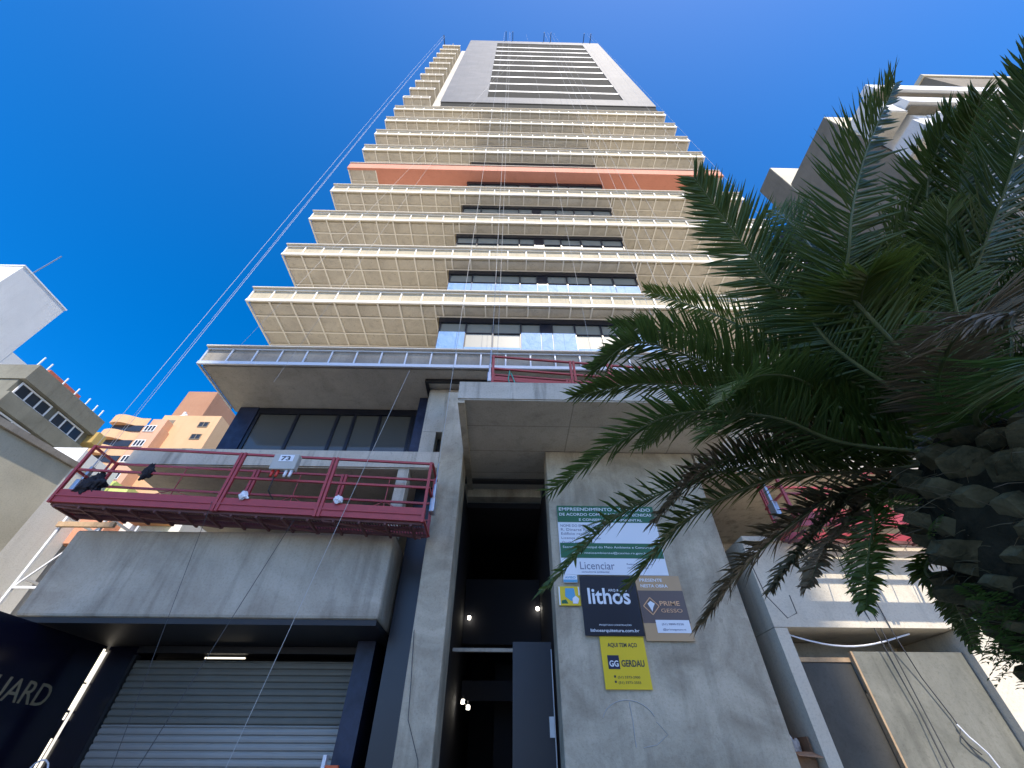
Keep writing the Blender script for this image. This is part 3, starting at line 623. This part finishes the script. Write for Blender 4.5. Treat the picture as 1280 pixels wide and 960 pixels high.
# ================================================================== NEIGHBOURS, LEFT
def win_x(parent, x, y0, y1, z0, z1, name='window', fr='white', bars=2, depth=.12, gl='dglass', curtain=True):
    w = MB().box(x, x+.05, y0, y1, z0, z0+.06).box(x, x+.05, y0, y1, z1-.06, z1)
    for i in range(bars+1):
        y = y0+(y1-y0-.06)*i/bars; w.box(x+.001, x+.049, y, y+.06, z0+.061, z1-.061)
    w = w.build(name, fr, parent); MB().box(x+.012, x+.02, y0+.02, y1-.02, z0+.02, z1-.02).build('pane', gl, w); return w
def win_y(parent, x0, x1, y, z0, z1, name='window', fr='white', bars=2, gl='dglass'):
    w = MB().box(x0, x1, y-.05, y, z0, z0+.06).box(x0, x1, y-.05, y, z1-.06, z1)
    for i in range(bars+1):
        x = x0+(x1-x0-.06)*i/bars; w.box(x, x+.06, y-.049, y-.001, z0+.061, z1-.061)
    w = w.build(name, fr, parent); MB().box(x0+.02, x1-.02, y-.02, y-.012, z0+.02, z1-.02).build('pane', gl, w); return w
t = thing('plaster_building', (-15, 9, 0), 'low building with plain warm plaster side wall and metal capping at the left edge', 'building')
MB().hexa([(-17,4,0),(-13,4,0),(-13,10.9,0),(-17,10.9,0),(-17,4,7.6),(-13,4,7.6),(-13,10.9,8.22),(-17,10.9,8.22)]).build('wall', 'plaster', t)
MB().hexa([(-17.05,3.95,7.61),(-12.9,3.95,7.61),(-12.9,10.95,8.23),(-17.05,10.95,8.23),(-17.05,3.95,7.78),(-12.9,3.95,7.78),(-12.9,10.95,8.40),(-17.05,10.95,8.40)]).build('roof_capping', 'fascia_shade_cap', t)
t = thing('olive_building', (-22, 14.3, 0), 'olive grey block with two white framed windows and roof posts', 'building')
MB().box(-26, -20.02, 12.45, 16.3, 0, 12.55).box(-26, -20.02, 12.45, 16.3, 12.55, 13.3).build('wall', 'olive', t)
MB().box(-26, -19.75, 12.4, 16.3, 13.3, 14.1).build('roof_band', 'olive', t); MB().box(-26, -19.8, 12.42, 16.3, 11.95, 12.62).build('floor_band', 'olive', t)
win_x(t, -20.0, 12.6, 14.15, 12.66, 13.26, bars=3); win_x(t, -20.0, 14.45, 16.0, 12.66, 13.26, bars=3); win_x(t, -20.0, 12.6, 14.3, 11.2, 11.9, bars=2)
for i, y in enumerate((12.6, 13.0, 13.9, 14.6, 15.3, 15.8, 16.2)):
    MB().bar((-20.2,y,14.1), (-20.2,y,14.75), .04).build('roof_post', 'white', t)
MB().box(-20.4, -19.6, 16.31, 16.8, 12.9, 13.5).build('side_box', 'mustard', t)
t = thing('white_building', (-29, 14, 0), 'tall pale grey building with bare side wall and roof antenna at the left edge', 'building')
MB().box(-36, -26, 12.09, 14.95, 0, 21.25).build('wall', 'pearl', t); MB().box(-36, -26.01, 14.96, 20, 0, 17.6).build('lower_wall', 'pearl', t)
MB().box(-36, -25.97, 12.05, 12.12, 21.26, 21.34).box(-26.05, -25.97, 12.13, 15.0, 21.26, 21.34).build('roof_capping', 'white', t)
MB().bar((-26.1,12.6,21.3), (-26.1,12.7,23.4), .05).build('antenna', 'steel', t)
win_x(t, -25.99, 12.3, 13.0, 15.6, 16.7, bars=1)
t = thing('red_roof_house', (-31, 21, 0), 'small house with red painted roof edge peeking above the olive building', 'house')
MB().box(-34, -30, 19.6, 22.0, 0, 20.0).build('wall', 'peach_p', t); MB().box(-34.3, -29.7, 19.3, 21.9, 20.01, 20.6).build('roof', 'roofred', t)
MB().box(-31, -29.9, 21.95, 22.6, 19.4, 20.2).build('chimney', 'cream', t)
t = thing('peach_building', (-29, 33, 0), 'peach apartment block with loggias and two small windows behind the red platform', 'building')
MB().box(-31.5, -26.3, 30, 36, 0, 25.5).build('wall', 'peach', t)
for z in (24.2, 22.85, 21.3, 19.9, 18.5):
    win_y(t, -27.9, -27.0, 30, z, z+.58, fr='taupe', bars=2)
    lo = MB().box(-31.3, -30.2, 29.99, 29.999, z-.05, z+.75).build('loggia', 'taupe', t)
    MB().box(-31.2, -30.3, 29.7, 29.98, z-.1, z+.2).build('loggia_rail', 'white', lo)
t = thing('tan_building', (-36, 39, 0), 'plain tan tower block rising behind the peach building', 'building')
MB().box(-37.6, -34.2, 36.5, 42, 0, 34.3).build('wall', 'tan', t)
t = thing('wavy_building', (-32, 30, 0), 'peach building with wavy balcony bands left of the peach block', 'building')
wb = MB().box(-33.9, -29.9, 29, 34, 0, 23.4); wb.box(-31.4, -30.1, 29.2, 31, 23.4, 24.4)
wb.build('wall', 'peach_p', t)
for k in range(6):
    z = 23.5-1.55*k
    outer = [(-34.3+2.9*i/14, 28.75-.30*math.sin(i/14*5.0+.4), z) for i in range(15)]
    pts = outer+[(-31.4, 28.99, z), (-34.3, 28.99, z)]
    bb = MB().poly(pts, (0,0,.82)).build('balcony_band', 'peach', t)
    MB().box(-34.2, -31.5, 28.93, 28.985, z-.62, z-.02).build('balcony_window', 'dglass', bb)
    win_y(t, -31.3, -30.4, 28.99, z-.62, z+.05, fr='white', bars=3)
MB().box(-30.6, -30.0, 30.5, 31.3, 23.4, 25.1).build('roof_tank', 'taupe', t); MB().bar((-30.3,30.4,25.1), (-30.2,30.4,26.2), .18).bar((-30.6,30.4,25.7), (-29.9,30.4,25.9), .12).build('roof_antenna', 'white', t)
t = thing('low_white_building', (-17.3, 14.3, 0), 'low building with white parapet just beyond the plaster wall', 'building')
MB().box(-19.5, -16.75, 14, 15.8, 0, 10.3).build('wall', 'pearl', t); MB().box(-19.5, -16.7, 13.95, 14.0, 9.9, 11.0).box(-16.75, -16.7, 14.01, 15.8, 10.31, 10.9).build('parapet', 'white', t)
t = thing('colourful_building', (-15.5, 17, 0), 'building with lime green and coral painted blocks seen under the concrete slab', 'building')
MB().box(-18.5, -13.2, 16.4, 19, 0, 9.6).build('wall', 'pearl', t); MB().box(-17.3, -16.75, 16, 18, 9.61, 10.7).box(-16.5, -15.7, 15.7, 16.39, 9.2, 10.3).box(-14.8, -13.0, 15.9, 16.39, 7.2, 8.4).build('lime_block', 'lime', t)
MB().box(-16.9, -15.6, 15.75, 16.38, 7.9, 9.18).box(-15.1, -13.6, 15.6, 16.38, 8.9, 9.5).build('coral_block', 'coral', t)
for x in (-16.2, -15.2, -14.2): win_y(t, x, x+.7, 15.99 if x > -14.9 and False else 16.39, 6.0, 7.0, bars=2)
t = thing('scaffold_frame', (-9.6, 9, 0), 'white tube scaffold frame in the gap left of the concrete awning', 'scaffold')
sf = MB()
for y in (9.0, 9.9):
    for x in (-9.9, -9.0): sf.bar((x,y,0), (x,y,6.0), .05)
for z in (1.5, 2.9, 4.3, 5.6):
    for y in (9.0, 9.9): sf.bar((-9.9,y,z), (-9.0,y,z), .045)
    for x in (-9.9, -9.0): sf.bar((x,9.0,z+.2), (x,9.9,z+.2), .045)
for z in (1.5, 2.9, 4.3): sf.bar((-9.9,9.0,z), (-9.0,9.0,z+1.3), .03)
sf.build('tubes', 'white', t); MB().box(-9.95, -8.7, 8.93, 9.0, 5.55, 5.66).build('plank', 'wood', t)
t = thing('grey_rear_building', (-12, 24, 0), 'plain grey building filling the gap behind the scaffold', 'building')
MB().box(-19, -9.2, 20, 26, 0, 9.2).build('wall', 'conc_pale', t)

# ================================================================== NEIGHBOURS, RIGHT
t = thing('right_building', (25, 8, 0), 'tall taupe and cream building with white front balconies behind the palm crown', 'building')
MB().box(20, 34, 6.9, 11, 0, 32.2).build('side_wall', 'taupe', t); MB().box(20.02, 34, 6.86, 6.899, 28.5, 32.2).build('front_wall', 'cream', t)
MB().box(20, 23, 11.1, 12.8, 0, 35.6).build('stair_tower', 'taupe', t); MB().box(20.02, 23, 11.05, 11.099, 31, 35.6).build('tower_front', 'cream', t)
MB().box(19.98, 23.5, 12.81, 19, 0, 30.5).build('rear_wing', 'navy', t)
MB().box(20.3, 30, 5.3, 6.85, 0, 30.0).build('front_block', 'pearl', t)
for k in range(5):
    z = 30.0-2.85*k
    b = MB().box(20.0, 30, 4.75, 5.29, z-.95, z).build('balcony_front', 'white' if k == 0 else 'pearl', t)
    MB().box(20.05, 30, 4.9, 5.28, z-1.12, z-.955).build('balcony_soffit', 'taupe', b)
    if k: 
        s = MB().box(19.1, 19.99, 5.1, 6.5, z-1.2, z).build('side_balcony', 'pearl', t); MB().box(19.15, 19.98, 5.15, 6.45, z-1.3, z-1.205).build('side_balcony_soffit', 'soffit', s)
    win_y(t, 21, 24, 5.29, z-2.6, z-1.3, bars=3)
MB().hexa([(30,5.5,33),(40,5.5,33),(40,11,33),(30,11,33),(29.2,5.5,37.5),(40,5.5,37.5),(40,11,37.5),(29.2,11,37.5)]).build('roof_block', 'taupe', t)
MB().box(29.1, 40, 5.4, 11, 37.51, 37.9).build('roof_capping', 'cream', t)
# the block across the street, whose shadow covers the entrance
t = thing('opposite_building', (10.9, -46, 0), 'tall plain building across the square that shades the entrance', 'building')
MB().box(3.95, 17.85, -52, -40, 0, 76.4).build('wall', 'opp', t)
for zz in range(3, 74, 3):
    wr = MB()
    for xx in (5.1, 8.3, 11.5, 14.7): wr.box(xx, xx+1.8, -40.0, -39.96, zz, zz+1.4)
    wr.build('window_row', 'dglass', t)

# ================================================================== PALM
PALM = thing('palm_tree', (3.75, 2.55, .14), 'stout palm with long arching fronds and fern covered boots on its trunk', 'palm')
PC = Vector((3.75, 2.55, 3.35))
rnd = random.Random(11)
tm = MB(); prof = [(.14,.50),(1.2,.44),(1.7,.46),(2.05,.58),(2.35,.68),(2.7,.72),(3.05,.68),(3.35,.52),(3.6,.30),(3.75,.10)]
nn = 28
for z, r in prof:
    for k in range(nn):
        a = 2*math.pi*k/nn; q = r*(1+.05*math.sin(5*a+z*4)); tm.v.append((PC.x+q*math.cos(a), PC.y+q*math.sin(a), z))
for j in range(len(prof)-1):
    for k in range(nn): a = j*nn+k; b = j*nn+(k+1) % nn; tm.f.append((a, b, b+nn, a+nn))
def rad(z):
    for (z0, r0), (z1, r1) in zip(prof, prof[1:]):
        if z0 <= z <= z1: return r0+(r1-r0)*(z-z0)/(z1-z0)
    return .4
# old leaf boots spiralling up
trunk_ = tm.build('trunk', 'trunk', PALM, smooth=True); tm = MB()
i = 0; z = .4
while z < 3.35:
    a = i*2.39996+rnd.gauss(0, .06); r = rad(z)
    s = (.065 if z < 1.7 else .092)*rnd.uniform(.7, 1.2); out = Vector((math.cos(a), math.sin(a), 0)); side = Vector((-out.y, out.x, 0))
    ax = (out+Vector((0,0,rnd.uniform(.15, .5) if z < 2.75 else rnd.uniform(.5, .9)))).normalized(); nu = ax.cross(side).normalized()
    base = Vector((PC.x, PC.y, z))+out*(r-.045); L_ = s*rnd.uniform(1.6, 2.3)
    o = len(tm.v); rings = [(0, 1.35, .9), (.45, 1.25, .78), (.85, 1.0, .6), (.97, .85, .48), (rnd.uniform(.88, 1.0), .5, .25)]
    for (q, w_, h_) in rings:
        for k in range(8):
            t_ = 2*math.pi*k/8; c_, s_2 = math.cos(t_), math.sin(t_); nrm_ = 1/(abs(c_)+abs(s_2))*1.08
            jx = rnd.uniform(.9, 1.1); tm.v.append(tuple(base+ax*L_*q+side*s*w_*c_*nrm_*jx+nu*s*.75*h_*s_2*nrm_*jx))
    for j in range(len(rings)-1):
        for k in range(8): p = o+j*8+k; q = o+j*8+(k+1) % 8; tm.f.append((p, q, q+8, p+8))
    tm.f.append(tuple(o+32+k for k in range(8))); i += 1; z += .0105
tm.build('leaf_boots', 'boots', trunk_)
def spline(P, n):
    out = []; Q = [P[0]*2-P[1]]+P+[P[-1]*2-P[-2]]; m = len(P)-1
    for i in range(n+1):
        t = i/n*m; k = min(int(t), m-1); t -= k; p0, p1, p2, p3 = Q[k:k+4]
        out.append(.5*((2*p1)+(p2-p0)*t+(2*p0-5*p1+4*p2-p3)*t*t+(3*p1-p0-3*p2+p3)*t*t*t))
    return out
def frond(pts, hw, kind, seed, roll=0):
    rn = random.Random(seed); P = spline([Vector(p) for p in pts], 90)
    m = MB(); m.tube(P, .021, 6, .003)
    fr = m.build('frond', 'rachis', PALM, smooth=True)
    lf = MB(); n = len(P); nl = 150
    hang = .25 if kind == 'b' else .10
    for i in range(nl):
        u = .13+.87*i/(nl-1); t = u*(n-1); k = min(int(t), n-2); p = P[k].lerp(P[k+1], t-k); T = (P[k+1]-P[k]).normalized()
        S = T.cross(Vector((0,0,1)))
        if S.length < .15: S = T.cross(Vector((0,1,0)))
        S.normalize(); U = S.cross(T).normalized()
        if roll: q = Matrix.Rotation(roll, 3, T); S = q @ S; U = q @ U
        ln = hw*1.12*min(1, .30+u*3.2)*(1 if u < .72 else max(.30, 1-(u-.72)*2.2))
        for sd in (-1, 1):
            if rn.random() < .02: continue
            a = R((62 if u < .5 else 62-50*(u-.5))+rn.gauss(0, 4)); v = R(10+rn.gauss(0, 9)+(12 if i % 2 else -4)); kink = rn.gauss(0, .016)
            d = (T*math.cos(a)+(S*sd*math.cos(v)+U*math.sin(v))*math.sin(a)).normalized()
            l = ln*rn.uniform(.82, 1.1); w = .0125*rn.uniform(.8, 1.2)
            nrm = d.cross(T).normalized(); wd = nrm.cross(d).normalized(); nrm = nrm*(1 if nrm.dot(U) > 0 else -1)
            dz = Vector((0,0,-1))*hang
            q0 = p; q1 = p+d*l*.35+dz*l*.05; q2 = p+d*l*.7+dz*l*.22+U*kink*.5; q3 = p+d*l+dz*l*.52+U*kink+T*abs(kink)*.6
            k_ = .55
            v_ = []
            for q, ww in ((q0, w*.5), (q1, w), (q2, w*.75)):
                v_ += [q-wd*ww+nrm*ww*k_, q, q+wd*ww+nrm*ww*k_]
            v_.append(q3)
            lf.add(v_, [(0,1,4,3),(1,2,5,4),(3,4,7,6),(4,5,8,7),(6,7,9),(7,8,9)])
    lf.build('leaflets', {'g':'palm','y':'palm_y','b':'palm_b'}[kind], fr)
    return fr
FR = [
('g',0.46,[(3.01,2.45,4.24),(2.59,2.19,4.77),(2.20,1.85,5.31),(1.78,1.47,5.80)]),
('g',0.50,[(2.92,2.06,4.36),(2.80,1.58,4.80),(2.96,1.14,5.35),(3.29,0.71,5.91)]),
('g',0.50,[(3.65,2.12,4.25),(3.84,1.63,4.68),(3.95,1.04,5.11),(3.91,0.41,5.52)]),
('y',0.54,[(3.40,2.58,3.94),(3.20,2.26,4.29),(2.93,1.95,4.44),(2.76,1.66,4.39)]),
('g',0.40,[(2.95,2.75,4.08),(2.45,2.78,4.61),(1.90,2.88,5.14),(1.30,3.09,5.54)]),
('y',0.38,[(3.09,2.72,4.36),(2.83,2.85,5.04),(2.47,3.02,5.77),(1.91,3.20,6.47)]),
('g',0.34,[(2.93,2.75,4.03),(2.03,2.70,4.43),(1.24,2.49,4.54),(0.76,2.53,4.20)]),
('g',0.34,[(2.74,2.75,4.08),(2.03,2.83,4.27),(1.31,2.92,4.41),(0.68,3.08,4.38)]),
('g',0.36,[(2.87,2.79,3.63),(2.19,2.63,3.78),(1.32,2.67,3.78),(0.38,2.96,3.26)]),
('g',0.40,[(3.20,3.00,3.73),(2.67,2.86,3.96),(1.99,2.65,3.79),(1.45,2.36,3.37)]),
('g',0.36,[(3.07,3.11,3.63),(2.18,3.32,3.71),(1.05,3.40,3.29),(0.32,3.15,2.58)]),
('g',0.36,[(3.06,3.14,3.57),(2.44,3.34,3.60),(1.66,3.52,3.29),(1.01,3.55,2.71)]),
('b',0.36,[(3.02,3.22,3.42),(2.57,3.47,3.24),(2.08,3.64,2.91),(1.62,3.70,2.50)]),
('b',0.22,[(3.14,3.19,3.41),(2.83,3.31,3.24),(2.44,3.37,2.94),(2.05,3.33,2.63)]),
('b',0.20,[(3.18,3.22,3.34),(2.89,3.26,3.14),(2.47,3.15,2.86),(2.07,2.94,2.53)]),
('g',0.20,[(3.18,3.11,3.28),(2.88,3.04,3.01),(2.50,2.85,2.66),(2.12,2.60,2.31)]),
('g',0.15,[(3.28,3.18,2.82),(3.37,3.27,2.67),(3.58,3.50,2.54),(3.81,3.81,2.35)]),
('b',0.42,[(3.35,2.32,3.71),(3.04,1.84,3.73),(2.69,1.40,3.51),(2.37,1.09,3.15)]),
('g',0.36,[(2.97,2.01,4.30),(2.75,1.82,4.84),(2.83,1.82,5.61),(3.08,2.02,6.42)]),
('g',0.36,[(2.84,2.30,4.23),(2.62,2.08,4.73),(2.64,2.14,5.38),(2.92,2.22,6.06)]),
('g',0.34,[(2.95,2.81,3.86),(2.42,3.03,4.26),(2.02,3.51,4.50),(1.65,4.18,4.53)]),
('b',0.34,[(3.03,3.04,3.76),(2.45,3.15,3.83),(1.79,3.21,3.60),(1.24,3.19,3.12)]),
('g',0.40,[(3.73,2.42,4.08),(3.74,1.83,4.89),(3.75,1.36,5.46),(3.85,0.88,5.81)]),
('g',0.48,[(4.04,2.30,4.16),(4.52,2.00,4.68),(4.94,1.72,5.17),(5.25,1.27,5.67)]),
('g',0.42,[(3.17,2.10,3.37),(2.75,1.56,3.14),(2.32,1.12,2.86),(1.94,0.85,2.56)]),
('g',0.42,[(3.24,2.19,4.11),(3.23,1.91,4.51),(3.45,1.68,5.03),(3.83,1.52,5.51)]),
('g',0.36,[(3.03,2.52,4.07),(2.84,2.55,4.51),(2.77,2.97,4.97),(2.63,3.78,5.26)]),
('g',0.36,[(3.19,2.89,3.83),(2.65,2.57,4.11),(1.98,2.25,3.88),(1.40,1.96,3.35)]),
]
for i, (kind, hw, pts) in enumerate(FR): frond([tuple(PC)]+pts, hw, kind, 100+i, 0)
for i, (kind, hw, pts) in enumerate([
 ('g',.46,[(4.35,2.0,4.2),(4.55,1.55,4.9),(4.6,1.1,5.5),(4.5,.62,5.95)]),
 ('g',.44,[(4.15,2.1,4.25),(4.25,1.75,5.0),(4.35,1.3,5.6),(4.35,.9,6.05)]),
 ('g',.44,[(4.4,2.3,4.1),(4.95,1.95,4.7),(5.4,1.55,5.2),(5.7,1.1,5.4)]),
 ('g',.42,[(3.9,2.2,4.3),(4.0,1.75,5.0),(4.0,1.25,5.5),(3.9,.75,5.7)])]): frond([tuple(PC)]+pts, hw, kind, 200+i)
# the rest of the crown, behind and beyond the frame
for i in range(12):
    az = rnd.uniform(-110, 25); el = [72, 55, 38, 62, 28][i % 5]+rnd.uniform(-6, 6); az = az if el > 45 else rnd.uniform(-50, 35)
    L_ = rnd.uniform(2.4, 3.2); a = R(az); e = R(el)
    h = Vector((math.cos(a), math.sin(a), 0)); pts = []
    for u in (.28, .55, .8, 1):
        pts.append(tuple(PC+h*(L_*u*math.cos(e)*(1-.1*u))+Vector((0, 0, L_*u*math.sin(e)-L_*.32*u*u))))
    frond([tuple(PC)]+pts, rnd.uniform(.34, .46), 'b' if el < -5 and i % 2 else 'g', 300+i)
# dry fibres and hanging stubs under the crown, ferns on the bulge
fb = MB()
for i in range(700):
    a = rnd.uniform(0, 6.283); z = rnd.uniform(2.1, 3.6); r = rad(z); p = Vector((PC.x+r*math.cos(a), PC.y+r*math.sin(a), z)); d = Vector((math.cos(a)+rnd.gauss(0,.5), math.sin(a)+rnd.gauss(0,.5), rnd.gauss(.0,.5))).normalized()
    l = rnd.uniform(.15, .5) if z > 2.9 else rnd.uniform(.06, .2); fb.tube([p, p+d*l*.5, p+d*l+Vector((0,0,-.1*l))], .004, 3, .001)
fb.build('dry_fibre', 'palm_b', PALM)['kind'] = 'stuff'
fn = MB()
for i in range(250):
    a = rnd.uniform(0, 6.283); z = rnd.uniform(1.8, 2.45) if i < 240 else rnd.uniform(2.5, 3.1); r = rad(z)-.01; o = Vector((math.cos(a), math.sin(a), 0)); p = Vector((PC.x+r*o.x, PC.y+r*o.y, z)); side = Vector((-o.y, o.x, 0))
    d = (o*rnd.uniform(.5, 1)+side*rnd.gauss(0, .7)+Vector((0,0,rnd.gauss(.1,.5)))).normalized(); l = rnd.uniform(.16, .32); s = d.cross(Vector((0,0,1))).normalized()
    for k in range(9):
        q = p+d*l*(k+1)/9+Vector((0,0,-.35*l*((k+1)/9)**2)); ww = l*.34*math.sin(math.pi*(k+1.2)/10.5)+.01
        for sd in (-1, 1): fn.add([q, q+s*sd*ww*.5+d*.014, q+s*sd*ww+d*.02-Vector((0,0,.01)), q+s*sd*ww*.5-d*.004], [(0,1,2,3)])
fn.build('fern_clump', 'fern', PALM)['kind'] = 'stuff'

# ================================================================== LIGHT, SKY, CAMERA
AZ, EL = 14.0, 53.0
sd = Vector((math.sin(R(AZ))*math.cos(R(EL)), -math.cos(R(AZ))*math.cos(R(EL)), math.sin(R(EL))))
sl = bpy.data.lights.new('sun', 'SUN'); sl.energy = 2.35; sl.angle = R(.5); sl.color = (1, .905, .77)
so = bpy.data.objects.new('sun', sl); C.objects.link(so); so.rotation_euler = sd.to_track_quat('Z', 'Y').to_euler(); so.location = (0, -10, 60)
W = bpy.data.worlds.new('World'); sc.world = W; W.use_nodes = True; nt = W.node_tree
bg = nt.nodes['Background']; sk = nt.nodes.new('ShaderNodeTexSky'); sk.sky_type = 'NISHITA'; sk.sun_disc = False
sk.sun_elevation = R(EL); sk.sun_rotation = R(180-AZ); sk.air_density = .5; sk.dust_density = .7; sk.ozone_density = 3.0
hs = nt.nodes.new('ShaderNodeHueSaturation'); hs.inputs['Saturation'].default_value = 1.39; hs.inputs['Value'].default_value = 1.0
nt.links.new(sk.outputs[0], hs.inputs['Color']); nt.links.new(hs.outputs[0], bg.inputs['Color']); bg.inputs['Strength'].default_value = .15
cd = bpy.data.cameras.new('camera'); cd.sensor_width = 36; cd.lens = 14.433; cd.clip_start = .05; cd.clip_end = 2000
co = bpy.data.objects.new('camera', cd); C.objects.link(co); sc.camera = co
pi_, ya, ro = R(43.61565), R(.90551), R(.28510)
f = Vector((math.sin(ya)*math.cos(pi_), math.cos(ya)*math.cos(pi_), math.sin(pi_))); r = Vector((math.cos(ya), -math.sin(ya), 0)); u = r.cross(f)
r2 = r*math.cos(ro)+u*math.sin(ro); u2 = u*math.cos(ro)-r*math.sin(ro)
co.matrix_world = Matrix(((r2.x,u2.x,-f.x,0),(r2.y,u2.y,-f.y,0),(r2.z,u2.z,-f.z,1.6),(0,0,0,1)))
sc.view_settings.view_transform = 'Standard'; sc.view_settings.look = 'None'; sc.view_settings.gamma = 1; sc.view_settings.exposure = 1.52
sc.cycles.max_bounces = 12; sc.cycles.diffuse_bounces = 7
